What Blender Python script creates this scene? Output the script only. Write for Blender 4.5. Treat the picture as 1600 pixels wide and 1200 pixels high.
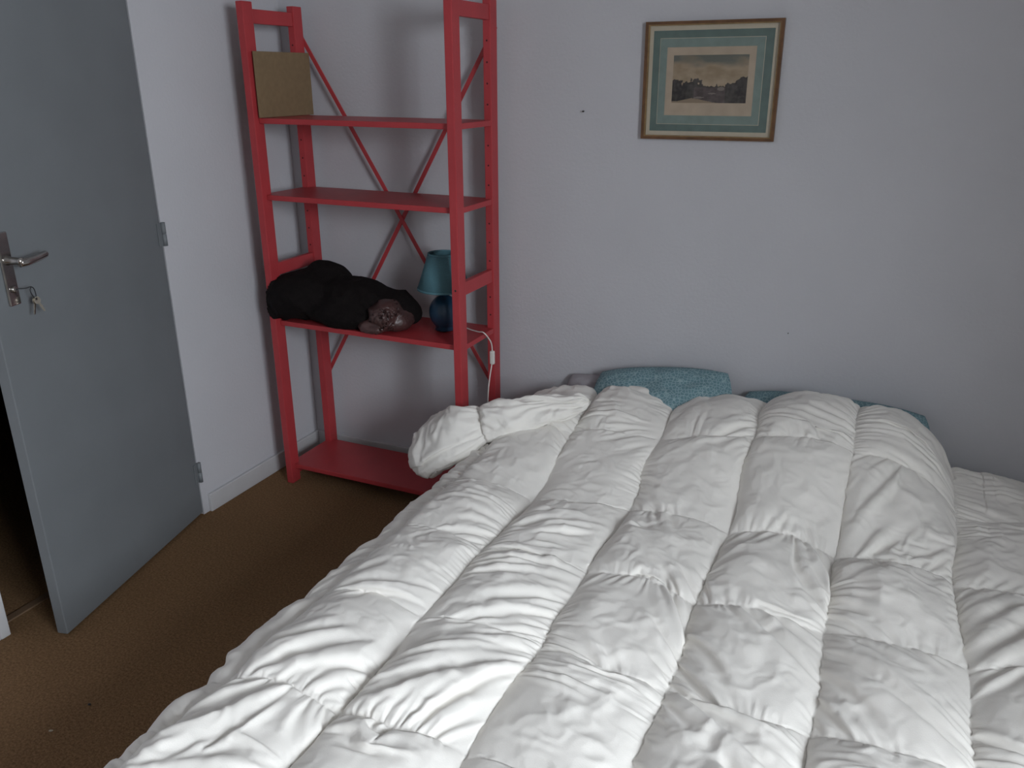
import bpy, bmesh, math
import numpy as np
from mathutils import Vector, Matrix, noise as mnoise

# ---------------------------------------------------------------- scene, camera, light
for o in list(bpy.data.objects): bpy.data.objects.remove(o)
scn = bpy.context.scene
col = scn.collection
vs = scn.view_settings
vs.view_transform = 'Standard'; vs.look = 'None'; vs.gamma = 1.0; vs.use_curve_mapping = False
vs.exposure = -0.28

F, PITCH, ROLL, YAW = 1297.23, 0.3540, -0.0049, 0.4284
CAM = Vector((2.2162, -2.7508, 1.5467))
fw = Vector((-math.sin(YAW)*math.cos(PITCH), math.cos(YAW)*math.cos(PITCH), -math.sin(PITCH)))
rt = Vector((math.cos(YAW), math.sin(YAW), 0)); up = rt.cross(fw)
c_, s_ = math.cos(ROLL), math.sin(ROLL)
r2 = rt*c_ + up*s_; u2 = up*c_ - rt*s_
cd = bpy.data.cameras.new('camera'); cd.sensor_width = 36; cd.lens = F/1600*36; cd.clip_start = .02
cam = bpy.data.objects.new('camera', cd); col.objects.link(cam)
cam.matrix_world = Matrix(((r2.x, u2.x, -fw.x, CAM.x), (r2.y, u2.y, -fw.y, CAM.y), (r2.z, u2.z, -fw.z, CAM.z), (0, 0, 0, 1)))
scn.camera = cam

wd = bpy.data.worlds.new('overcast_sky'); scn.world = wd; wd.use_nodes = True
wd.node_tree.nodes['Background'].inputs[0].default_value = (.82, .90, 1.0, 1)
wd.node_tree.nodes['Background'].inputs[1].default_value = 1.0

RX = 3.70                      # right wall, with the window
WY0, WY1, WZ0, WZ1 = -3.55, -2.30, .95, 2.25
ld = bpy.data.lights.new('window_daylight', 'AREA'); ld.shape = 'RECTANGLE'
ld.size = 1.45; ld.size_y = 1.30; ld.energy = 290; ld.color = (.87, .935, 1.0)
lo = bpy.data.objects.new('window_daylight', ld); col.objects.link(lo)
lo.location = (RX+.55, (WY0+WY1)/2, (WZ0+WZ1)/2+.30)
lo.rotation_euler = Vector((-1, 0, -.42)).to_track_quat('-Z', 'Y').to_euler()

# ---------------------------------------------------------------- materials
def mat(name, rgb, rough=.6, metal=0, var=0, vscale=8, bump=0, bscale=60, spec=.4, sheen=0, detail=3, dark=None):
    m = bpy.data.materials.new(name); m.use_nodes = True
    nt = m.node_tree; b = nt.nodes['Principled BSDF']
    b.inputs['Base Color'].default_value = (*rgb, 1)
    b.inputs['Roughness'].default_value = rough; b.inputs['Metallic'].default_value = metal
    b.inputs['Specular IOR Level'].default_value = spec
    if sheen: b.inputs['Sheen Weight'].default_value = sheen
    tc = nt.nodes.new('ShaderNodeTexCoord')
    if var:
        n = nt.nodes.new('ShaderNodeTexNoise'); n.inputs['Scale'].default_value = vscale; n.inputs['Detail'].default_value = detail
        r = nt.nodes.new('ShaderNodeValToRGB')
        d = dark or tuple(x*(1-var) for x in rgb)
        r.color_ramp.elements[0].color = (*d, 1); r.color_ramp.elements[1].color = (*[min(1, x*(1+var)) for x in rgb], 1)
        r.color_ramp.elements[0].position = .3; r.color_ramp.elements[1].position = .7
        nt.links.new(tc.outputs['Object'], n.inputs['Vector']); nt.links.new(n.outputs['Fac'], r.inputs[0])
        nt.links.new(r.outputs[0], b.inputs['Base Color'])
    if bump:
        n = nt.nodes.new('ShaderNodeTexNoise'); n.inputs['Scale'].default_value = bscale; n.inputs['Detail'].default_value = 4
        bp = nt.nodes.new('ShaderNodeBump'); bp.inputs['Strength'].default_value = bump; bp.inputs['Distance'].default_value = .004
        nt.links.new(tc.outputs['Object'], n.inputs['Vector']); nt.links.new(n.outputs['Fac'], bp.inputs['Height'])
        nt.links.new(bp.outputs[0], b.inputs['Normal'])
    return m

M = {}
M['wall'] = mat('painted_wall', (.520, .518, .546), .75, var=.02, vscale=3, bump=.25, bscale=90, spec=.2)
M['wall_far'] = mat('low_bounce_wall', (.42, .40, .38), .8, var=.04, vscale=6, spec=.2)  # unseen walls, colour darkened to weaken the bounced light
M['ceiling'] = mat('ceiling_paint', (.58, .57, .56), .8, spec=.2)
M['trim'] = mat('white_gloss_trim', (.53, .528, .54), .45, var=.03, vscale=14)
M['hall'] = mat('hall_unlit_shade', (.035, .03, .027), .8, spec=.1)  # darkness of the unlit hall put into its wall colour
M['door'] = mat('grey_blue_door_paint', (.160, .172, .182), .5, var=.04, vscale=5, bump=.08, bscale=150, spec=.35)
M['red'] = mat('red_paint', (.42, .043, .050), .42, var=.07, vscale=9, bump=.06, bscale=120)
M['hole'] = mat('peg_hole_shade', (.05, .008, .01), .8)
M['chrome'] = mat('worn_chrome', (.45, .43, .41), .22, metal=1, var=.12, vscale=40)
M['wire'] = mat('black_wire', (.02, .02, .022), .5)
M['key'] = mat('steel_key', (.62, .58, .5), .3, metal=1)
M['mdf'] = mat('brown_fibreboard', (.215, .150, .085), .75, var=.06, vscale=60, bump=.1, bscale=300, spec=.2)
M['shade'] = mat('teal_lampshade_fabric', (.095, .205, .245), .8, var=.05, vscale=200, spec=.15)
M['lampbase'] = mat('dark_blue_ceramic', (.016, .050, .095), .3)
M['cord'] = mat('white_plastic_cord', (.72, .70, .66), .45)
M['jacket'] = mat('black_brown_wool', (.0075, .0055, .0055), .9, var=.2, vscale=60, bump=.5, bscale=250, spec=.15)
M['lining'] = mat('brown_satin_lining', (.066, .032, .030), .40, var=.3, vscale=14, bump=.3, bscale=40, spec=.6)
M['duvet'] = mat('white_cotton', (.88, .852, .805), .85, var=.025, vscale=4, bump=.12, bscale=420, spec=.15, sheen=.1)
M['mattress'] = mat('mattress_ticking', (.6, .6, .58), .85)
M['bedwood'] = mat('bed_base_wood', (.16, .10, .06), .6, var=.15, vscale=12)
M['greypillow'] = mat('grey_pillow_cotton', (.33, .31, .33), .85, bump=.2, bscale=60)
M['frame'] = mat('brown_gilt_frame', (.13, .062, .027), .4, var=.25, vscale=30)
M['gilt'] = mat('gilt_edge', (.26, .17, .08), .45, metal=.3, var=.2, vscale=50)
M['cream'] = mat('cream_card', (.50, .44, .34), .8, var=.05, vscale=30)
M['paper'] = mat('old_paper', (.42, .335, .25), .85, var=.08, vscale=25)
M['green'] = mat('dull_green_wash', (.098, .150, .136), .85, var=.12, vscale=35)
M['palegreen'] = mat('pale_green_wash', (.175, .235, .215), .85, var=.10, vscale=35)
M['nail'] = mat('dark_steel', (.05, .045, .04), .5, metal=.6)
M['winframe'] = mat('window_white', (.75, .75, .74), .4)

def carpet():
    m = mat('brown_sisal_carpet', (.235, .138, .072), .95, var=.32, vscale=150, bump=.9, bscale=230, spec=.05, detail=5)
    nt = m.node_tree; b = nt.nodes['Principled BSDF']; tc = [n for n in nt.nodes if n.type == 'TEX_COORD'][0]
    big = nt.nodes.new('ShaderNodeTexNoise'); big.inputs['Scale'].default_value = 2.2; big.inputs['Detail'].default_value = 4
    mx = nt.nodes.new('ShaderNodeMix'); mx.data_type = 'RGBA'; mx.blend_type = 'MULTIPLY'
    rr = nt.nodes.new('ShaderNodeValToRGB'); rr.color_ramp.elements[0].color = (.78, .78, .78, 1); rr.color_ramp.elements[1].color = (1, 1, 1, 1)
    nt.links.new(tc.outputs['Object'], big.inputs['Vector']); nt.links.new(big.outputs['Fac'], rr.inputs[0])
    old = b.inputs['Base Color'].links[0].from_socket
    mx.inputs[0].default_value = 1
    nt.links.new(old, mx.inputs[6]); nt.links.new(rr.outputs[0], mx.inputs[7]); nt.links.new(mx.outputs[2], b.inputs['Base Color'])
    return m
M['carpet'] = carpet()

def hexpillow():
    m = mat('teal_hexagon_cotton', (.15, .27, .31), .85, spec=.15)
    nt = m.node_tree; b = nt.nodes['Principled BSDF']; tc = [n for n in nt.nodes if n.type == 'TEX_COORD'][0]
    v = nt.nodes.new('ShaderNodeTexVoronoi'); v.feature = 'DISTANCE_TO_EDGE'; v.inputs['Scale'].default_value = 90; v.inputs['Randomness'].default_value = .75
    r = nt.nodes.new('ShaderNodeValToRGB'); r.color_ramp.elements[0].color = (.30, .42, .45, 1); r.color_ramp.elements[1].color = (.145, .25, .285, 1)
    r.color_ramp.elements[0].position = .03; r.color_ramp.elements[1].position = .13
    nt.links.new(tc.outputs['Object'], v.inputs['Vector']); nt.links.new(v.outputs['Distance'], r.inputs[0]); nt.links.new(r.outputs[0], b.inputs['Base Color'])
    return m
M['hex'] = hexpillow()

def glass(name, fac):
    m = bpy.data.materials.new(name); m.use_nodes = True; nt = m.node_tree
    nt.nodes.clear()
    o = nt.nodes.new('ShaderNodeOutputMaterial'); t = nt.nodes.new('ShaderNodeBsdfTransparent'); g = nt.nodes.new('ShaderNodeBsdfGlossy')
    g.inputs['Roughness'].default_value = .05; mx = nt.nodes.new('ShaderNodeMixShader'); mx.inputs[0].default_value = fac
    nt.links.new(t.outputs[0], mx.inputs[1]); nt.links.new(g.outputs[0], mx.inputs[2]); nt.links.new(mx.outputs[0], o.inputs[0])
    return m
M['glass'] = glass('window_glass', .05); M['picglass'] = glass('picture_glass', .04)

def printmat():
    m = mat('printed_landscape', (.3, .25, .18), .8); nt = m.node_tree
    a = nt.nodes.new('ShaderNodeAttribute'); a.attribute_name = 'ink'
    nt.links.new(a.outputs['Color'], nt.nodes['Principled BSDF'].inputs['Base Color']); return m
M['print'] = printmat()

# ---------------------------------------------------------------- helpers
def link(name, me, material, parent=None):
    o = bpy.data.objects.new(name, me); col.objects.link(o)
    if material is not None: me.materials.append(M[material])
    if parent is not None: o.parent = parent
    return o
def tag(o, label=None, cat=None, group=None, kind=None):
    if label: o['label'] = label
    if cat: o['category'] = cat
    if group: o['group'] = group
    if kind: o['kind'] = kind
    return o
def empty(name, loc, rz=0):
    o = bpy.data.objects.new(name, None); col.objects.link(o); o.location = loc; o.rotation_euler = (0, 0, rz); o.empty_display_size = .05
    return o
def bm_mesh(bm, name, smooth=False):
    bmesh.ops.recalc_face_normals(bm, faces=bm.faces[:])
    me = bpy.data.meshes.new(name); bm.to_mesh(me); bm.free()
    if smooth: me.polygons.foreach_set('use_smooth', [True]*len(me.polygons))
    return me
def box_bm(bm, a, b):
    vs_ = [bm.verts.new((x, y, z)) for x in (a[0], b[0]) for y in (a[1], b[1]) for z in (a[2], b[2])]
    fs = [(0, 1, 3, 2), (4, 6, 7, 5), (0, 4, 5, 1), (2, 3, 7, 6), (0, 2, 6, 4), (1, 5, 7, 3)]
    for f in fs: bm.faces.new([vs_[i] for i in f])
def box(name, a, b, material, parent=None, bevel=0):
    bm = bmesh.new(); box_bm(bm, a, b)
    if bevel: bmesh.ops.bevel(bm, geom=bm.edges[:], offset=bevel, segments=2, affect='EDGES', profile=.5)
    return link(name, bm_mesh(bm, name), material, parent)
def prism(name, pts, z0, z1, material, parent=None, bevel=0):
    bm = bmesh.new()
    lo_ = [bm.verts.new((x, y, z0)) for x, y in pts]; hi = [bm.verts.new((x, y, z1)) for x, y in pts]
    bm.faces.new(lo_[::-1]); bm.faces.new(hi); n = len(pts)
    for i in range(n): bm.faces.new((lo_[i], lo_[(i+1) % n], hi[(i+1) % n], hi[i]))
    if bevel: bmesh.ops.bevel(bm, geom=bm.edges[:], offset=bevel, segments=2, affect='EDGES', profile=.5)
    return link(name, bm_mesh(bm, name), material, parent)
def catmull(pts, n=8):
    P = [Vector(p) for p in pts]; P = [P[0]*2-P[1]]+P+[P[-1]*2-P[-2]]; out = []
    for i in range(1, len(P)-2):
        for k in range(n):
            t = k/n; a, b, c, d = P[i-1:i+3]
            out.append(.5*((2*b)+(c-a)*t+(2*a-5*b+4*c-d)*t*t+(3*b-a-3*c+d)*t**3))
    return out+[P[-2]]
def tube(name, pts, r, material, parent=None, seg=8, radii=None):
    bm = bmesh.new(); rings = []; ref = Vector((.13, .21, .97)).normalized()
    for i, p in enumerate(pts):
        t = (pts[min(i+1, len(pts)-1)]-pts[max(i-1, 0)]).normalized()
        a = t.cross(ref)
        if a.length < .1: a = t.cross(Vector((1, 0, 0)))
        a.normalize(); b = t.cross(a); rr = radii[i] if radii else r
        rings.append([bm.verts.new(p+(a*math.cos(k*2*math.pi/seg)+b*math.sin(k*2*math.pi/seg))*rr) for k in range(seg)])
    for q, w in zip(rings, rings[1:]):
        for k in range(seg): bm.faces.new((q[k], q[(k+1) % seg], w[(k+1) % seg], w[k]))
    bm.faces.new(rings[0]); bm.faces.new(rings[-1][::-1])
    return link(name, bm_mesh(bm, name, True), material, parent)
def lathe(name, prof, material, parent=None, seg=48, closed=False):
    bm = bmesh.new(); rings = []
    for r, z in prof: rings.append([bm.verts.new((r*math.cos(k*2*math.pi/seg), r*math.sin(k*2*math.pi/seg), z)) for k in range(seg)])
    pr = list(zip(rings, rings[1:]))
    if closed: pr.append((rings[-1], rings[0]))
    for q, w in pr:
        for k in range(seg): bm.faces.new((q[k], q[(k+1) % seg], w[(k+1) % seg], w[k]))
    if not closed: bm.faces.new(rings[0][::-1]); bm.faces.new(rings[-1])
    return link(name, bm_mesh(bm, name, True), material, parent)
def grid_obj(name, V, material, parent=None, smooth=True, wrap=False):
    n, m = V.shape[:2]
    idx = np.arange(n*m).reshape(n, m)
    if wrap: idx = np.concatenate([idx, idx[:, :1]], 1)
    f = np.stack([idx[:-1, :-1], idx[1:, :-1], idx[1:, 1:], idx[:-1, 1:]], -1).reshape(-1, 4)
    me = bpy.data.meshes.new(name)
    me.vertices.add(n*m); me.vertices.foreach_set('co', V.reshape(-1).astype(np.float32))
    me.loops.add(f.size); me.loops.foreach_set('vertex_index', f.reshape(-1).astype(np.int32))
    me.polygons.add(len(f)); me.polygons.foreach_set('loop_start', np.arange(0, f.size, 4, dtype=np.int32))
    me.polygons.foreach_set('loop_total', np.full(len(f), 4, dtype=np.int32))
    me.update(); me.validate()
    if smooth: me.polygons.foreach_set('use_smooth', np.ones(len(me.polygons), dtype=bool))
    return link(name, me, material, parent)

# ---------------------------------------------------------------- room shell
RY, RZ = -4.30, 2.48
DY0, DY1, DZ = -1.497, -.708, 2.04            # doorway in the left wall
WT = .12                                       # left wall thickness
def struct(name, boxes, material):
    bm = bmesh.new()
    for a, b in boxes: box_bm(bm, a, b)
    return tag(link(name, bm_mesh(bm, name), material), kind='structure')
tag(struct('floor', [((-1.7, RY-.1, -.06), (RX+.35, .12, 0))], 'carpet'), 'brown sisal carpet covering the bedroom floor')
struct('ceiling', [((-1.7, RY-.1, RZ), (RX+.35, .12, RZ+.08))], 'ceiling')
struct('wall_back', [((-WT, 0, 0), (RX+.3, .12, RZ))], 'wall')
struct('wall_left', [((-WT, DY1+.03, 0), (0, 0, RZ)), ((-WT, DY0-.03, DZ+.03), (0, DY1+.03, RZ)), ((-WT, RY, 0), (0, DY0-.03, RZ))], 'wall')
struct('wall_front', [((-WT, RY-.1, 0), (RX+.3, RY, RZ))], 'wall_far')
struct('wall_right', [((RX, RY, 0), (RX+.3, WY0, RZ)), ((RX, WY1, 0), (RX+.3, 0, RZ)), ((RX, WY0, 0), (RX+.3, WY1, WZ0)), ((RX, WY0, WZ1), (RX+.3, WY1, RZ))], 'wall_far')
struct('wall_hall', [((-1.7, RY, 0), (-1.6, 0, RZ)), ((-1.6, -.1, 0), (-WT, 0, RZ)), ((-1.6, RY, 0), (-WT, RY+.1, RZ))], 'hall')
# baseboards
bbh, bbt = .072, .014
def base(name, a, b):
    o = box(name, a, b, 'trim', None, .003); tag(o, kind='structure'); return o
base('baseboard_left', (0, DY1+.028, 0), (bbt, 0, bbh))
base('baseboard_back', (bbt, -bbt, 0), (RX, 0, bbh))
base('baseboard_front_left', (0, RY, 0), (bbt, DY0-.06, bbh))
base('baseboard_right', (RX-bbt, RY, 0), (RX, -bbt, bbh))
# door casing lining the opening
cas = empty('trim_1', (0, (DY0+DY1)/2, 0)); tag(cas, 'white painted frame around the doorway', kind='structure')
def inpar(o, p):
    o.parent = p; o.matrix_parent_inverse = Matrix.Translation(-Vector(p.location)); return o
inpar(box('jamb', (-WT-.008, DY1, 0), (.0005, DY1+.03, DZ), 'wall', None, .0004), cas)
inpar(box('jamb', (-WT-.008, DY0-.03, 0), (.004, DY0, DZ), 'trim', None, .003), cas)
inpar(box('head_jamb', (-WT-.008, DY0-.03, DZ), (.004, DY1+.03, DZ+.03), 'trim', None, .003), cas)
inpar(box('door_stop', (-.075, DY0, 0), (-.045, DY0+.012, DZ), 'trim', None, .002), cas)
tag(box('trim_2', (-.085, DY0, 0), (-.055, DY1, .006), 'bedwood', None, .002), 'dark threshold strip across the doorway', kind='structure')

# window in the right wall (beside the camera)
win = empty('window_1', (RX+.2, (WY0+WY1)/2, WZ0)); tag(win, 'white casement window in the right wall', kind='structure')
ym = (WY0+WY1)/2; xw = RX+.18
def wbar(name, y0, y1, z0, z1, d=.05): return inpar(box(name, (xw, y0, z0), (xw+d, y1, z1), 'winframe', None, .004), win)
wbar('frame_stile', WY0, WY0+.05, WZ0, WZ1); wbar('frame_stile', WY1-.05, WY1, WZ0, WZ1)
wbar('frame_rail', WY0+.05, WY1-.05, WZ0, WZ0+.05); wbar('frame_rail', WY0+.05, WY1-.05, WZ1-.05, WZ1)
wbar('mullion', ym-.03, ym+.03, WZ0+.05, WZ1-.05)
inpar(box('pane', (xw+.02, WY0+.05, WZ0+.05), (xw+.026, ym-.03, WZ1-.05), 'glass'), win)
inpar(box('pane', (xw+.02, ym+.03, WZ0+.05), (xw+.026, WY1-.05, WZ1-.05), 'glass'), win)
inpar(box('window_sill', (RX-.04, WY0-.03, WZ0-.03), (xw, WY1+.03, WZ0), 'winframe', None, .004), win)

# ---------------------------------------------------------------- door leaf, hinges, handle
DA = math.atan2(-.973, .232)
LEAF = .747
door = empty('door_1', (0, -.712, 0), DA); tag(door, 'grey-blue painted flush door standing ajar', kind='structure')
# local frame: +x along the leaf towards its free edge, room side is +y (n = (.973,.232))
box('leaf', (0, -.034, .012), (LEAF, 0, 2.03), 'door', door, .0025)
for z in (1.06, .176, 1.82):
    h = lathe('hinge', [(.0075, -.039), (.0075, -.0015), (.0060, -.001), (.0060, .001), (.0075, .0015), (.0075, .039)], 'door', door, 16)
    h.location = (-.005, .008, z)
    hp = box('hinge_leaf', (0, -.004, -.038), (.026, -.0065, .038), 'door', h, .001)
    hp.location = (0, 0, 0)
pl_ = box('handle_plate', (.660, 0, .994), (.698, .008, 1.184), 'chrome', door, .003)
lathe_k = lathe('lock_cylinder', [(.009, 0), (.009, .006), (.007, .008)], 'chrome', pl_, 20); lathe_k.rotation_euler = (-math.pi/2, 0, 0); lathe_k.location = (.679, .007, 1.036)
sp = lathe('lever_rose', [(.013, 0), (.013, .005), (.010, .009), (.009, .04), (.009, .048)], 'chrome', door, 24); sp.rotation_euler = (-math.pi/2, 0, 0); sp.location = (.679, .006, 1.112)
lv = catmull([(.684, .048, 1.108), (.665, .052, 1.108), (.64, .053, 1.109), (.615, .052, 1.111), (.588, .050, 1.114)], 6)
tube('lever', lv, .01, 'chrome', door, 12, [.0115]*6+[.0115-.00015*k for k in range(len(lv)-7)]+[.0065])
# keys on a wire
def dw(s, off, z): return Vector((.232*s+.973*off, -.712-.973*s+.232*off, z))
kr = empty('key_ring', dw(.66, .02, 1.036)); tag(kr, 'small bunch of steel keys on black wire in the door lock', 'keys')
ring = catmull([dw(.679, .012, 1.037), dw(.672, .022, 1.037), dw(.660, .030, 1.036), dw(.648, .034, 1.037), dw(.640, .035, 1.030), dw(.636, .034, 1.014), dw(.6365, .033, 1.003), dw(.642, .033, 1.004), dw(.650, .034, 1.018), dw(.652, .034, 1.029), dw(.647, .034, 1.036)], 6)
inpar(tube('wire_loop', ring, .0014, 'wire', None, 8), kr)
def key(s, off, z, tilt, parent):
    e = bmesh.new(); seg = 20; r0 = .0095
    a = [e.verts.new((r0*math.cos(k*2*math.pi/seg), r0*1.1*math.sin(k*2*math.pi/seg), 0)) for k in range(seg)]
    b = [e.verts.new((.0035*math.cos(k*2*math.pi/seg), .0035*math.sin(k*2*math.pi/seg)+.004, 0)) for k in range(seg)]
    for k in range(seg): e.faces.new((a[k], a[(k+1) % seg], b[(k+1) % seg], b[k]))
    sh_ = [(-.0032, -.0095), (.0032, -.0095), (.0032, -.034), (.0015, -.037), (-.001, -.036), (-.003, -.033), (-.002, -.031), (-.0034, -.028), (-.002, -.025), (-.0034, -.022), (-.0032, -.017)]
    e.faces.new([e.verts.new((x, y, 0)) for x, y in sh_])
    g = bmesh.ops.extrude_face_region(e, geom=e.faces[:]); bmesh.ops.translate(e, vec=(0, 0, .002), verts=[v for v in g['geom'] if isinstance(v, bmesh.types.BMVert)])
    o = link('key', bm_mesh(e, 'key'), 'key')
    o.matrix_world = Matrix.Translation(dw(s, off, z)) @ Matrix.Rotation(DA+.5*tilt, 4, 'Z') @ Matrix.Rotation(math.pi/2, 4, 'X') @ Matrix.Rotation(tilt, 4, 'Z')
    inpar(o, parent); return o
key(.640, .032, .998, .35, kr); key(.637, .036, .998, -.45, kr)

# ---------------------------------------------------------------- red shelving unit
X0, Y0, W, D, T, TD, HS = .1177, -.3656, .8175, .3135, .0285, .0495, 1.79
su = empty('shelving_unit', (X0, Y0, 0)); tag(su, 'tall red painted open wooden shelving unit in the corner', 'shelf')
def sbox(name, a, b, parent=su, bevel=.0022): return box(name, a, b, 'red', parent, bevel)
for x in (0, W-T):
    for y in (0, D-TD): sbox('post', (x, y, 0), (x+T, y+TD, HS))
    for z0, z1 in ((1.722, 1.768), (.852, .898), (.028, .058)):
        sbox('rung', (x+.004, TD, z0), (x+T-.004, D-TD, z1))
SH = [(1.4135, .0030, -.0030), (1.1495, .0025, -.0020), (.6805, .0015, -.002), (.0795, 0, 0)]
ST = .0185
for z, dl, dr in SH:
    e = .002; f0, f1 = .022, D-.022
    # ends slip between the posts, the middle runs past their inner faces
    pts = [(e, TD+e), (T+e, TD+e), (T+e, f0), (W-T-e, f0), (W-T-e, TD+e), (W-e, TD+e), (W-e, D-TD-e), (W-T-e, D-TD-e), (W-T-e, f1), (T+e, f1), (T+e, D-TD-e), (e, D-TD-e)]
    o = prism('shelf_board', pts, -ST, 0, 'red', su, .0015)
    o.location = (0, 0, z+dl); o.rotation_euler = (0, -math.atan2(dr-dl, W), 0)
def bar(name, a, b, w, t, parent):
    a, b = Vector(a), Vector(b); d = (b-a); L = d.length; d.normalize()
    bm = bmesh.new(); box_bm(bm, (-.0, -t/2, -w/2), (L, t/2, w/2)); bmesh.ops.bevel(bm, geom=bm.edges[:], offset=.001, segments=1, affect='EDGES')
    n = Vector((0, 1, 0)); s = d.cross(n)
    o = link(name, bm_mesh(bm, name), 'red', parent)
    o.matrix_local = Matrix(((d.x, n.x, s.x, a.x), (d.y, n.y, s.y, a.y), (d.z, n.z, s.z, a.z), (0, 0, 0, 1)))
    return o
yb = D+.003
bar('cross_brace', (.006, yb, 1.705), (W-.010, yb, .395), .0155, .005, su)
bar('cross_brace', (W-.010, yb+.006, 1.705), (.006, yb+.006, .375), .0155, .005, su)
# peg holes on the rear posts: dark discs, hole shade put into their colour
hm = bmesh.new(); bmesh.ops.create_circle(hm, cap_ends=True, radius=.0032, segments=10)
g = bmesh.ops.extrude_face_region(hm, geom=hm.faces[:]); bmesh.ops.translate(hm, vec=(0, 0, .0006), verts=[v for v in g['geom'] if isinstance(v, bmesh.types.BMVert)])
hme = bm_mesh(hm, 'peg_hole'); hme.materials.append(M['hole'])
for x in (T/2, W-T/2):
    for k in range(16):
        z = 1.66-.0665*k
        if any(abs(z-s[0]) < .022 for s in SH) or (.84 < z < .905): continue
        o = bpy.data.objects.new('peg_hole', hme); col.objects.link(o); o.parent = su
        o.location = (x, D-TD+.0002, z); o.rotation_euler = (math.pi/2, 0, 0)
for x in (W-T/2,):
    sc = lathe('screw', [(.0035, 0), (.0035, .001), (.002, .0014)], 'nail', su, 10); sc.rotation_euler = (math.pi/2, 0, 0); sc.location = (x, 0, .878)

# fibreboard square standing on the top shelf against the left ladder
bo = box('fibreboard_panel', (X0+T+.010, -.352, 1.4175), (X0+T+.016, -.050, 1.634), 'mdf', None, .001)
bo.rotation_euler = (0, 0, 0)
tag(bo, 'square brown fibreboard panel standing on the top red shelf', 'board')

# ---------------------------------------------------------------- lamp on the third shelf
zt = .682
lx, ly = .782, -.195
lamp = empty('table_lamp', (lx, ly, zt)); tag(lamp, 'small table lamp with teal cone shade and blue ball base', 'lamp')
prof = [(.030, 0), (.038, .003)]+[(.057*math.cos(a), .066+.064*math.sin(a)) for a in np.linspace(-.95, 1.25, 16)]+[(.014, .132), (.012, .145)]
lathe('lamp_base', prof, 'lampbase', lamp)
lathe('socket', [(.012, .145), (.016, .147), (.016, .185), (.010, .19)], 'cord', lamp, 20)
rb, rtp, zb, zt2 = .096, .053, .153, .282
sh_o = lathe('lamp_shade', [(rb, zb), (rtp, zt2), (rtp-.002, zt2), (rb-.002, zb)], 'shade', lamp, 64, True)
lathe('shade_trim', [(rb+.0008, zb-.001), (rb-.0005, zb+.006), (rb-.003, zb+.006), (rb-.003, zb-.001)], 'shade', sh_o, 64, True)
lathe('shade_trim', [(rtp+.002, zt2-.006), (rtp+.0006, zt2+.001), (rtp-.003, zt2+.001), (rtp-.003, zt2-.006)], 'shade', sh_o, 64, True)
def lp(x, y, z): return Vector((x-lx, y-ly, z-zt))
cp = catmull([lp(.80, -.155, .690), lp(.84, -.150, .684), lp(.875, -.170, .6845), lp(.915, -.190, .687), lp(.940, -.200, .690), lp(.955, -.189, .667), lp(.958, -.172, .640), lp(.958, -.167, .600), lp(.957, -.168, .570), lp(.956, -.182, .530), lp(.955, -.192, .495), lp(.957, -.205, .455), lp(.965, -.225, .400), lp(.97, -.24, .30), lp(.965, -.25, .12), lp(.965, -.27, .012)], 6)
cd_ = tube('power_cord', cp, .0023, 'cord', lamp, 8)
sw = box('cord_switch', (-.009, -.007, -.026), (.009, .007, .026), 'cord', cd_, .005); sw.location = lp(.9575, -.166, .588)

# ---------------------------------------------------------------- dark jacket heaped on the third shelf
def blob(name, parts, voxel, material, parent, amp=.012, freq=7, seed=0, floor=None):
    bm = bmesh.new()
    for (c, r, rot) in parts:
        mtx = Matrix.Translation(c) @ Matrix.Rotation(rot[2], 4, 'Z') @ Matrix.Rotation(rot[1], 4, 'Y') @ Matrix.Rotation(rot[0], 4, 'X') @ Matrix.Diagonal((*r, 1))
        bmesh.ops.create_icosphere(bm, subdivisions=4, radius=1, matrix=mtx)
    me = bm_mesh(bm, name); o = link(name, me, None)
    md = o.modifiers.new('r', 'REMESH'); md.mode = 'VOXEL'; md.voxel_size = voxel
    ms = o.modifiers.new('s', 'SMOOTH'); ms.iterations = 10; ms.factor = .5
    dg = bpy.context.evaluated_depsgraph_get(); me2 = bpy.data.meshes.new_from_object(o.evaluated_get(dg))
    bpy.data.objects.remove(o); bpy.data.meshes.remove(me)
    off = Vector((seed*3.1, seed*1.7, seed))
    for v in me2.vertices:
        p = v.co*freq+off
        q = p+Vector((mnoise.noise(p*.7), mnoise.noise(p*.7+Vector((5, 1, 2))), mnoise.noise(p*.7+Vector((2, 7, 1)))))*1.2
        d = (1-abs(mnoise.noise(q)))**2*1.1-.55+.5*mnoise.noise(p*.6)+.35*(1-abs(mnoise.noise(q*2.3)))-.2
        v.co += v.normal*d*amp
        if floor is not None and v.co.z < floor: v.co.z = floor
    me2.polygons.foreach_set('use_smooth', [True]*len(me2.polygons)); me2.materials.clear()
    me2.name = name
    return link(name, me2, material, parent)
jk = empty('jacket', (.35, -.24, zt)); tag(jk, 'black folded jacket heaped on red shelf beside the lamp', 'jacket')
jb = blob('jacket_body', [(Vector((-.13, -.035, .095)), (.145, .125, .092), (0, -.12, .2)), (Vector((-.065, .035, .120)), (.105, .085, .098), (0, .10, 0)),
     (Vector((-.175, -.075, .08)), (.085, .08, .078), (0, 0, 0)), (Vector((.08, .0, .085)), (.16, .115, .082), (0, .10, .0)), (Vector((.05, -.07, .05)), (.15, .07, .052), (0, .05, -.05)),
     (Vector((.215, .03, .065)), (.125, .09, .064), (0, .22, 0)), (Vector((-.01, .0, .05)), (.26, .11, .05), (0, 0, 0))], .008, 'jacket', jk, .013, 8, 1, .0015)
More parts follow.
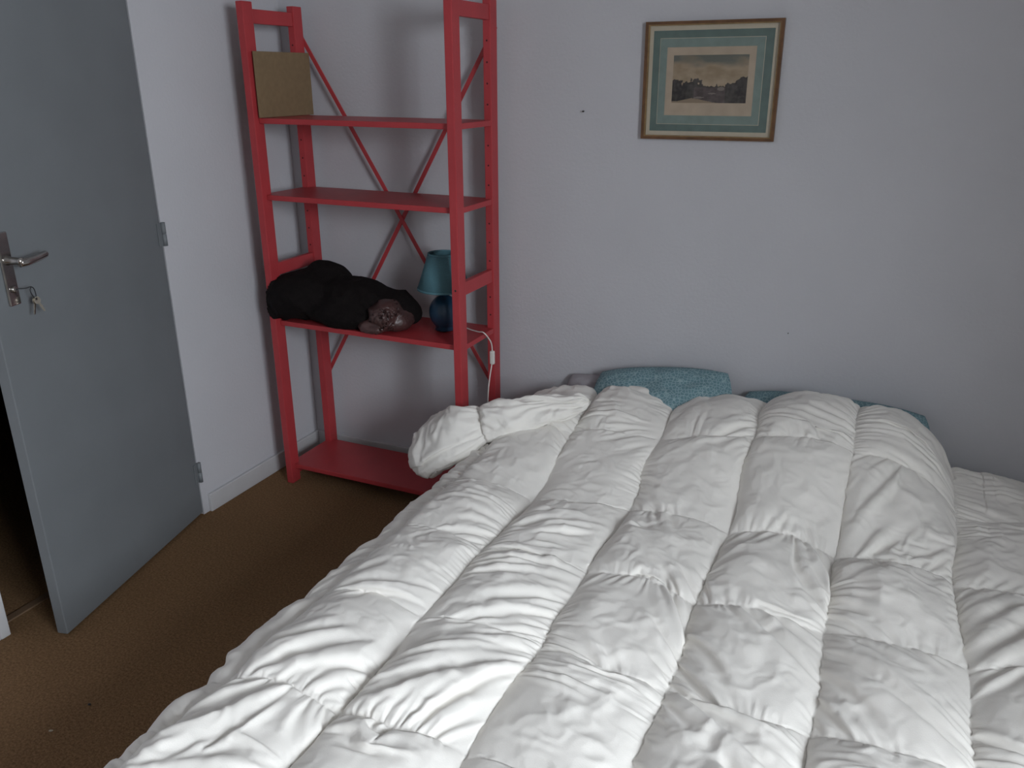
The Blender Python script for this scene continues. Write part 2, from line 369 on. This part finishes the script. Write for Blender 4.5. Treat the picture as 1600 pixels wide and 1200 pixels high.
for v in jb.data.vertices:       # the wool folds around the front post instead of passing through it
    wx, wy = v.co.x+.35, v.co.y-.24
    if X0-.004 < wx < X0+T+.004 and Y0-.004 < wy < Y0+TD+.004:
        if wy < Y0+.02: v.co.y = Y0-.005+.24
        else: v.co.x = X0+T+.005-.35
li = blob('satin_lining', [(Vector((.245, -.050, .058)), (.060, .075, .055), (0, .25, .1)), (Vector((.200, -.085, .025)), (.070, .045, .024), (0, .1, -.3)), (Vector((.285, -.03, .040)), (.045, .06, .038), (0, .3, 0))], .004, 'lining', jk, .015, 12, 4, .0015)
li['label'] = 'shiny brown satin lining showing'

# ---------------------------------------------------------------- framed print
PX0, PX1, PZ0, PZ1 = 1.4323, 1.8502, 1.3574, 1.7056
PW, PH = PX1-PX0, PZ1-PZ0
pic = empty('framed_print', (PX0, 0, PZ0)); tag(pic, 'framed landscape print with green mat hanging on the wall', 'picture')
def ring_mesh(o_, i_, y0, y1):
    # four mitred sides; o_,i_ = (x0,x1,z0,z1) fractions ; each side its own object
    def P(r, k, y): return ((r[0], r[1])[k in (1, 2)]*PW, y, (r[2], r[3])[k in (2, 3)]*PH)
    out = []
    for k in range(4):
        k2 = (k+1) % 4
        bm = bmesh.new()
        vv = [bm.verts.new(P(r, q, y)) for y in (y0, y1) for r, q in ((o_, k), (o_, k2), (i_, k2), (i_, k))]
        for f in ((0, 1, 2, 3), (7, 6, 5, 4), (0, 4, 5, 1), (1, 5, 6, 2), (2, 6, 7, 3), (3, 7, 4, 0)): bm.faces.new([vv[i] for i in f])
        out.append(bm)
    return out
for bm in ring_mesh((0, 1, 0, 1), (.022, .978, .024, .976), -.018, -.001): link('frame_side', bm_mesh(bm, 'frame_side'), 'frame', pic)
for bm in ring_mesh((.022, .978, .024, .976), (.031, .969, .034, .966), -.0155, -.004): link('gilt_slip', bm_mesh(bm, 'gilt_slip'), 'gilt', pic)
def layer(name, x0, x1, zt_, zb_, y, material):
    return box(name, (x0*PW, y-.0008, (1-zb_)*PH), (x1*PW, y, (1-zt_)*PH), material, pic)
mt = layer('mat_board', .022, .978, .024, .976, -.0050, 'cream')
layer('outer_wash_band', .060, .937, .074, .928, -.0060, 'green')
layer('ruled_line', .112, .880, .136, .868, -.0070, 'cream')
layer('inner_wash_band', .1155, .8765, .140, .864, -.0075, 'palegreen')
layer('paper_sheet', .170, .822, .213, .790, -.0083, 'paper')
# the print itself: ink colours per vertex of a flat sheet
nx, nz = 150, 100
gx, gz = np.meshgrid(np.linspace(0, 1, nx), np.linspace(0, 1, nz), indexing='ij')
def ns(sx, sz, sd, oct_=3):
    out = np.zeros_like(gx)
    for q in range(oct_):
        out += np.vectorize(lambda a, b: mnoise.noise(Vector((a, b, sd+q*7.3))))(gx*sx*2**q, gz*sz*2**q)/2**q
    return out
n1 = ns(3, 4, 1.2); n2 = ns(9, 9, 5.5); n3 = ns(26, 8, 9.1, 2)
sky = np.array([.33, .25, .165])+np.clip(n1*1.1+.8*n2, -1, 1)[..., None]*np.array([.07, .06, .05])
cl = np.clip((gz-.72)/.2+n1*.9, 0, 1)[..., None]; ink = sky*(1-cl)+np.array([.115, .12, .10])*cl
hill_l = .50-.62*np.clip(gx-.15, 0, 1)**1.2+.13*n2+.09*n3
hill_r = .345+1.05*np.clip(gx-.62, 0, 1)**1.45*1.0+.08*n2+.06*n3
far = .355+.03*n3+.03*((np.abs(gx-.40) < .006)+(np.abs(gx-.60) < .006)+(np.abs(gx-.36) < .005))
gnd = np.maximum(np.maximum(np.where(gx < .42, hill_l, 0), np.where(gx > .60, hill_r, 0)), far)
inl = (gz < gnd)[..., None]
land = np.array([.026, .021, .020])+np.clip(n2*1.6+n3*.9, -.9, 1.3)[..., None]*np.array([.022, .020, .018])
mid = ((gz < .33) & (gx > .30) & (gx < .72))[..., None]; land = np.where(mid, land+np.array([.045, .032, .032]), land)
def patch(cx, cz, rx, rz): return ((((gx-cx)/rx)**2+((gz-cz)/rz)**2) < 1+.5*n2)[..., None]
for a in ((.66, .30, .055, .045), (.38, .115, .07, .022), (.55, .20, .05, .018)): land = np.where(patch(*a), np.array([.17, .14, .125]), land)
land = np.where((gz < .10+.03*n1-.28*np.abs(gx-.27))[..., None], np.array([.24, .18, .12]), land)
ink = np.clip(np.where(inl, land, ink), .008, .9)
V = np.stack([(.222+gx*(.774-.222))*PW, np.full_like(gx, -.0094), (1-.682+gz*(.682-.28))*PH], -1)
po = grid_obj('print', V, 'print', pic, False)
ca = po.data.color_attributes.new('ink', 'FLOAT_COLOR', 'POINT')
ca.data.foreach_set('color', np.concatenate([ink, np.ones((*gx.shape, 1))], -1).astype(np.float32).reshape(-1))
box('picture_glass', (.025*PW, -.0128, .028*PH), (.975*PW, -.0112, .972*PH), 'picglass', pic)
# nail left in the wall
nl = lathe('wall_nail', [(.0016, 0), (.0016, .012), (.0032, .012), (.0030, .0135)], 'nail', None, 12)
nl.rotation_euler = (math.pi/2, 0, 0); nl.location = (1.230, 0, 1.439); tag(nl, 'small dark nail left in the white wall', 'nail')
nl = lathe('wall_nail', [(.0009, 0), (.0009, .005), (.0018, .005), (.0016, .006)], 'nail', None, 10)
nl.rotation_euler = (math.pi/2, 0, 0); nl.location = (1.957, 0, .756); tag(nl, 'tiny nail head low on the wall above the pillows', 'nail')
# scraps on the carpet
cr = blob('paper_scrap', [(Vector((0, 0, .003)), (.006, .0025, .003), (0, 0, .6))], .0012, 'cream', None, .001, 200, 2, 0); cr.location = (.46, -1.721, 0); tag(cr, 'tiny pale scrap lying on the brown carpet', 'scrap')
cr = blob('dark_crumb', [(Vector((0, 0, .003)), (.005, .004, .003), (0, 0, .2))], .0012, 'wire', None, .001, 200, 5, 0); cr.location = (.47, -1.614, 0); tag(cr, 'tiny dark crumb lying on the brown carpet', 'crumb')

# ---------------------------------------------------------------- bed: base, mattress, pillows
bed = empty('bed', (1.91, -1.05, 0)); tag(bed, 'low double bed under the white duvet', 'bed')
inpar(box('mattress', (1.105, -2.06, .17), (2.745, -.02, .372), 'mattress', None, .04), bed)
inpar(box('bed_base', (1.125, -2.05, .07), (2.735, -.03, .165), 'bedwood', None, .006), bed)
for x in (1.16, 2.64):
    for y in (-2.0, -.13): inpar(box('leg', (x, y, 0), (x+.06, y+.06, .07), 'bedwood', None, .004), bed)

def pillow(name, L, Wd, Hh, material, seed, n=72):
    u = np.linspace(-1, 1, n); A, B = np.meshgrid(u, u, indexing='ij')
    rng = np.random.default_rng(seed)
    e = np.clip((1-np.abs(A)**3.2)*(1-np.abs(B)**3.2), 0, 1)**.55
    nzv = np.vectorize(lambda a, b, c: mnoise.noise(Vector((a, b, c))))
    wr = .012*nzv(A*2.2, B*2.2, seed)+.006*nzv(A*6, B*6, seed+9)
    pin_ = 1-.06*(np.abs(A)**2*(1-B*B)+0); pinb = 1-.07*(np.abs(B)**2*(1-A*A))
    rc = .55; x, y = A*L/2*pin_*(1-rc*(1-np.sqrt(1-B*B/2))), B*Wd/2*pinb*(1-rc*(1-np.sqrt(1-A*A/2)))
    top = np.stack([x, y, Hh/2*e+wr*e], -1); bot = np.stack([x, y, -Hh/2*e*.9+wr*.4*e], -1)
    # wrap: rows of top then bottom reversed -> closed tube around B, ends meet because e = 0 there
    Vt = np.concatenate([top, bot[:, ::-1][:, 1:-1]], 1)
    o = grid_obj(name, Vt, material, None, True, True)
    return o
p1 = pillow('pillow', .53, .40, .125, 'hex', 3); p1.location = (1.578, -.165, .458); p1.rotation_euler = (math.radians(46), math.radians(-7), math.radians(1)); tag(p1, 'teal hexagon-patterned pillow propped against the wall nearest the red shelf', 'pillow')
p2 = pillow('pillow', .64, .40, .13, 'hex', 8); p2.location = (2.125, -.165, .447); p2.rotation_euler = (math.radians(36), math.radians(0), math.radians(0)); tag(p2, 'teal patterned pillow almost hidden under the raised duvet', 'pillow')
p3 = pillow('pillow', .36, .20, .06, 'greypillow', 5); p3.location = (1.37, -.062, .445); p3.rotation_euler = (math.radians(62), math.radians(-2), 0); tag(p3, 'grey pillow edge peeking out under the teal pillow', 'pillow')

# the pillows are squashed flat where they meet the mattress and the wall
for p in (p1, p2, p3):
    mw = Matrix.Translation(p.location) @ p.rotation_euler.to_matrix().to_4x4(); mi = mw.inverted()
    for v in p.data.vertices:
        q = mw @ v.co
        if q.z < .374 or q.y > -.003: q.z = max(q.z, .374); q.y = min(q.y, -.003); v.co = mi @ q

# ---------------------------------------------------------------- duvet: quilted cloth relaxed on a grid
def vnoise(shape, cell, rng):
    h, w = shape; gh, gw = int(h/cell[0])+3, int(w/cell[1])+3
    g = rng.standard_normal((gh, gw)).astype(np.float32)
    y = np.arange(h)/cell[0]; x = np.arange(w)/cell[1]
    yi = y.astype(int); xi = x.astype(int); fy = (y-yi)[:, None]; fx = (x-xi)[None]
    fy = fy*fy*(3-2*fy); fx = fx*fx*(3-2*fx)
    a = g[yi][:, xi]; b = g[yi][:, xi+1]; c = g[yi+1][:, xi]; d = g[yi+1][:, xi+1]
    return ((a*(1-fx)+b*fx)*(1-fy)+(c*(1-fx)+d*fx)*fy).astype(np.float32)
def upsample(A):
    n, m = A.shape[:2]; B = np.zeros((2*n-1, 2*m-1)+A.shape[2:], A.dtype)
    B[::2, ::2] = A; B[1::2, ::2] = .5*(A[:-1]+A[1:]); B[:, 1::2] = .5*(B[:, :-2:2]+B[:, 2::2]); return B
def quilt(nc, nr, cu, cv, k, seed=3, levels=(160, 90, 55), sh=.22, var=1.0, eu=.075, ev=.065, press=2.2e-4, bend=.09, ht=.034, jit=1.0):
    """cloth over nc x nr stitched cells of cu x cv metres: surplus cloth, pinned seams, soft filling"""
    rng = np.random.default_rng(seed); X = None
    kv0 = int(round(k*cv/cu))
    for L, its in enumerate(levels):
        kk, kv = k*2**L, kv0*2**L
        n, m = nc*kk+1, nr*kv+1
        du, dv = np.float32(cu/kk), np.float32(cv/kv)
        U, Vv_ = np.meshgrid(np.arange(n)*du, np.arange(m)*dv, indexing='ij')
        nz_ = lambda c: vnoise((n, m), (kk*c, kv*c), rng)
        aa = np.clip(np.abs(np.sin(np.pi*U/cu))*np.abs(np.sin(np.pi*Vv_/cv)), 0, 1)
        if L == 0:
            ju = vnoise((n, m), (k*1.1, kv*.45), rng)*.007*jit; jv = vnoise((n, m), (k*.5, kv*1.1), rng)*.017*jit
            X = np.stack([U+ju, Vv_+jv, .02*np.sqrt(aa)+aa*.006*nz_(.2)], -1).astype(np.float32)
            eU = eu*(1+var*(nz_(.8)+.6*nz_(.33))); eV = ev*(1+var*(nz_(.8)+.6*nz_(.33))); eS = sh*(nz_(.9)+.7*nz_(.35))
            tn = 1+.25*nz_(.6)+.25*nz_(.25)
        else:
            X = upsample(X); eU = upsample(eU); eV = upsample(eV); eS = upsample(eS); tn = upsample(tn)
            X[..., 2] += .0010*vnoise((n, m), (2.5, 2.5), rng)
        iu = np.arange(n) % kk == 0; iv = np.arange(m) % kv == 0
        seam = iu[:, None] | iv[None]
        if L == 2:      # puckered stitching
            X[..., 0] += .0022*jit*iu[:, None]*vnoise((n, m), (1, 2.6), rng); X[..., 1] += .0018*iv[None]*vnoise((n, m), (2.6, 1), rng)
        w = np.where(seam, 0., 1.).astype(np.float32)
        pin = X[seam].copy(); pin[:, 2] = (-.010+.024*np.abs(np.sin(np.pi*U/cu))**.7)[seam]; X[seam] = pin
        lu = (du*(1+np.clip(eU, .005, .20))).astype(np.float32); lv_ = (dv*(1+np.clip(eV, .005, .20))).astype(np.float32)
        c2 = 2*lu*lv_*np.clip(eS, -.3, .3)
        l1 = np.sqrt(lu**2+lv_**2+c2).astype(np.float32); l2 = np.sqrt(lu**2+lv_**2-c2).astype(np.float32)
        Ht = (ht*(np.abs(np.sin(np.pi*U/cu))**.38*np.abs(np.sin(np.pi*Vv_/cv))**.26)*np.clip(tn, .4, 1.8)+.003).astype(np.float32); pr = press/4**L
        def con(A, B, wa, wb, l, st):
            d = B-A; r = np.sqrt((d*d).sum(-1))+1e-9; c = (r-l)/r*st/(wa+wb+1e-6); d *= c[..., None]
            A += d*wa[..., None]; B -= d*wb[..., None]
        P = X.copy(); up3 = np.array([0, 0, 1], np.float32)
        for it in range(its):
            vel = (X-P)*.93; P = X.copy()
            X = X+(vel+(pr*np.clip(1-X[..., 2]/Ht, -1.5, 1))[..., None]*up3)*w[..., None]
            for s in (0, 1):
                con(X[s:-1:2], X[s+1::2], w[s:-1:2], w[s+1::2], lu[s:-1:2], 1.)
                con(X[:, s:-1:2], X[:, s+1::2], w[:, s:-1:2], w[:, s+1::2], lv_[:, s:-1:2], 1.)
            for s in (0, 1):
                con(X[s:-1:2, :-1], X[s+1::2, 1:], w[s:-1:2, :-1], w[s+1::2, 1:], l1[s:-1:2, :-1], .4)
                con(X[s:-1:2, 1:], X[s+1::2, :-1], w[s:-1:2, 1:], w[s+1::2, :-1], l2[s:-1:2, 1:], .4)
            Lp = np.zeros_like(X); Lp[1:-1] += .5*(X[2:]+X[:-2])-X[1:-1]; Lp[:, 1:-1] += .5*(X[:, 2:]+X[:, :-2])-X[:, 1:-1]
            X += bend*.5*Lp*w[..., None]; X[..., 2] = np.maximum(X[..., 2], -.008)
            d = X-P; s = np.sqrt((d*d).sum(-1))[..., None]; X = P+d*np.minimum(1, .3*du/(s+1e-9)); X[seam] = pin
    return X

NC, NR, CU, CV = 7, 7, .279, .330
XL, YH = 1.09-CU, -.075                 # left hem in flat coordinates, head edge
Q = quilt(NC, NR, CU, CV, 18)
def crumple(n, m, res, rng):
    out = np.zeros((n, m), np.float32); I, J = np.meshgrid(np.arange(n), np.arange(m), indexing='ij')
    fld = lambda cell: vnoise((n, m), (cell/res, cell/res), rng)
    for cell, amp in ((.15, .0050), (.085, .0062), (.05, .0046), (.028, .0019)):
        for ang in rng.uniform(0, np.pi, 2):
            p = (I*np.cos(ang)+J*np.sin(ang))*res/cell*.9+1.0*fld(cell*1.4)+.35*fld(cell*.7)
            t = np.abs((p*.5) % 1*2-1)**1.4
            out += amp*.7*np.clip(.5+.9*fld(cell*1.2), 0, 1.3)*(t-.4)
    return out
Q[..., 2] += 1.0*np.clip(Q[..., 2]/.02, 0, 1)*crumple(*Q.shape[:2], CU/72, np.random.default_rng(5))
xf = XL+Q[..., 0]; yf = YH-Q[..., 1]; hq = Q[..., 2]
ZS = .394; ER, EX, THM = .13, 1.15, math.radians(80)
def sstep(a, b, x): t = np.clip((x-a)/(b-a), 0, 1); return t*t*(3-2*t)
CX = [.8, 1.02, 1.20, 1.33, 1.50, 1.62, 1.75, 1.91, 2.05, 2.17, 2.30, 2.40, 2.48, 2.56, 3.2]
CZ = [.0, .030, .075, .112, .118, .118, .132, .163, .192, .204, .184, .130, .045, .005, .0]
def surf(xf, yf):
    a = np.clip(EX-xf, 0, None); th = np.minimum(a/ER, THM); ex = a-th*ER
    x = np.where(a > 0, EX-ER*np.sin(th)-ex*math.cos(THM), xf)
    dl = ER*(1-np.cos(th))+ex*math.sin(THM)
    b = np.clip(-2.08-yf, 0, None); tf = np.minimum(b/ER, THM); fx_ = b-tf*ER
    df = ER*(1-np.cos(tf))+fx_*math.sin(THM); yy = np.where(b > 0, -2.08-ER*np.sin(tf)-fx_*math.cos(THM), yf)
    z = ZS-np.minimum(np.sqrt(dl*dl+df*df), .345)
    crest = np.interp(xf, CX, CZ)
    ker = np.interp(xf+.03, CX, CZ)*.25+np.interp(xf-.03, CX, CZ)*.25+crest*.5
    z = z+ker*sstep(-.80, -.22, yf)**1.15
    # duvet tucks down over its head edge
    z = z-.045*np.clip((yf+.15)/.07, 0, 2)**2
    z = z+.010*np.sin(xf*5.1+1)*np.sin(yf*3.7+.4)
    return np.stack([x, yy, z], -1)
e = 1e-3
Bp = surf(xf, yf); tx = (surf(xf+e, yf)-surf(xf-e, yf)); ty = (surf(xf, yf+e)-surf(xf, yf-e))
Nn = np.cross(tx, ty); Nn /= np.linalg.norm(Nn, axis=-1, keepdims=True)
DV = Bp+Nn*hq[..., None]
# underside skirt closing the hem
def skirt(row, nrm, inward):
    return row-nrm*.03+inward
n_, m_ = DV.shape[:2]
cen = np.array([1.9, -1.2, .2])
DVp = np.zeros((n_+2, m_+2, 3)); DVp[1:-1, 1:-1] = DV
DVp[0, 1:-1] = DV[0]-Nn[0]*.03+np.array([.03, 0, 0]); DVp[-1, 1:-1] = DV[-1]-Nn[-1]*.03+np.array([-.03, 0, 0])
DVp[1:-1, 0] = DV[:, 0]-Nn[:, 0]*.03+np.array([0, -.03, 0]); DVp[1:-1, -1] = DV[:, -1]-Nn[:, -1]*.03+np.array([0, .03, 0])
for i, j in ((0, 0), (0, -1), (-1, 0), (-1, -1)): DVp[i, j] = .5*(DVp[i, 1 if j == 0 else -2]+DVp[1 if i == 0 else -2, j])
dv = empty('duvet', (1.9, -1.2, .37)); tag(dv, 'rumpled white quilted duvet spread over the bed', 'duvet')
inpar(grid_obj('quilted_cover', DVp, 'duvet'), dv)

# the head corner of the duvet folded over into a thick roll beside the shelving
QF = quilt(2, 2, .34, .20, 22, seed=11, eu=.05, ev=.17, ht=.022, bend=.12, jit=.6)
lu_ = QF[..., 0]/(.34*2); ph = QF[..., 1]/(.40)
nf, mf = lu_.shape
path = [(1.40, -.335, .548), (1.28, -.375, .518), (1.16, -.42, .486), (1.06, -.455, .452), (.96, -.485, .405), (.87, -.475, .345), (.80, -.45, .280)]
wid = [.020, .040, .056, .068, .098, .112, .062]; thk = [.008, .012, .016, .020, .026, .030, .030]
cpth = np.array([list(p) for p in catmull(path, 12)]); ts = np.linspace(0, 1, len(cpth))
def pth(t): return np.stack([np.interp(t, ts, cpth[:, i]) for i in range(3)], -1)
ti = np.linspace(0, 1, len(path))
def flap(t, p):
    t = np.clip(t, 0, 1); c = pth(t); tg = pth(np.clip(t+.01, 0, 1))-pth(np.clip(t-.01, 0, 1)); tg /= np.linalg.norm(tg, axis=-1, keepdims=True)
    wv = np.array([-.10, -.55, -.75]); wv = wv/np.linalg.norm(wv)   # broad direction of the fold: leaning towards the room
    wv = wv-tg*(tg@wv)[..., None]; wv /= np.linalg.norm(wv, axis=-1, keepdims=True)
    nn = np.cross(wv, tg); nn = nn*np.sign(nn[..., 2:3]*0+(nn@np.array([.5, -.6, .6]))[..., None])
    w = np.interp(t, ti, wid); h = np.interp(t, ti, thk)
    end = np.clip((1-t)/.06, 0, 1)**.5*np.clip(t/.04, 0, 1)**.5
    a = p*2*np.pi
    return c+wv*(w*np.cos(a)*end)[..., None]+nn*(h*np.sin(a)*end)[..., None], nn, wv, a
Fp, Fn, Fw, Fa = flap(lu_, ph)
nr_ = Fn*np.sin(Fa)[..., None]+Fw*(.5*np.cos(Fa))[..., None]
cf = crumple(nf, mf, .0039, np.random.default_rng(8))
rg = np.random.default_rng(21)
wob = vnoise((nf, mf), (30, 12), rg)+.5*vnoise((nf, mf), (14, 6), rg)
rid = np.abs(((ph*13+1.1*wob)*.5) % 1*2-1)**1.3-.45          # pleats gathered along the fold
cf = 1.7*cf+.0085*rid*(.35+.65*np.clip((.62-lu_)/.2, 0, 1))
FV = Fp+nr_*(QF[..., 2]*1.0+np.clip((QF[..., 2]+.01)/.016, 0, 1)*cf)[..., None]
FV = FV[:, :-1]
inpar(grid_obj('folded_corner', FV, 'duvet', None, True, True), dv)
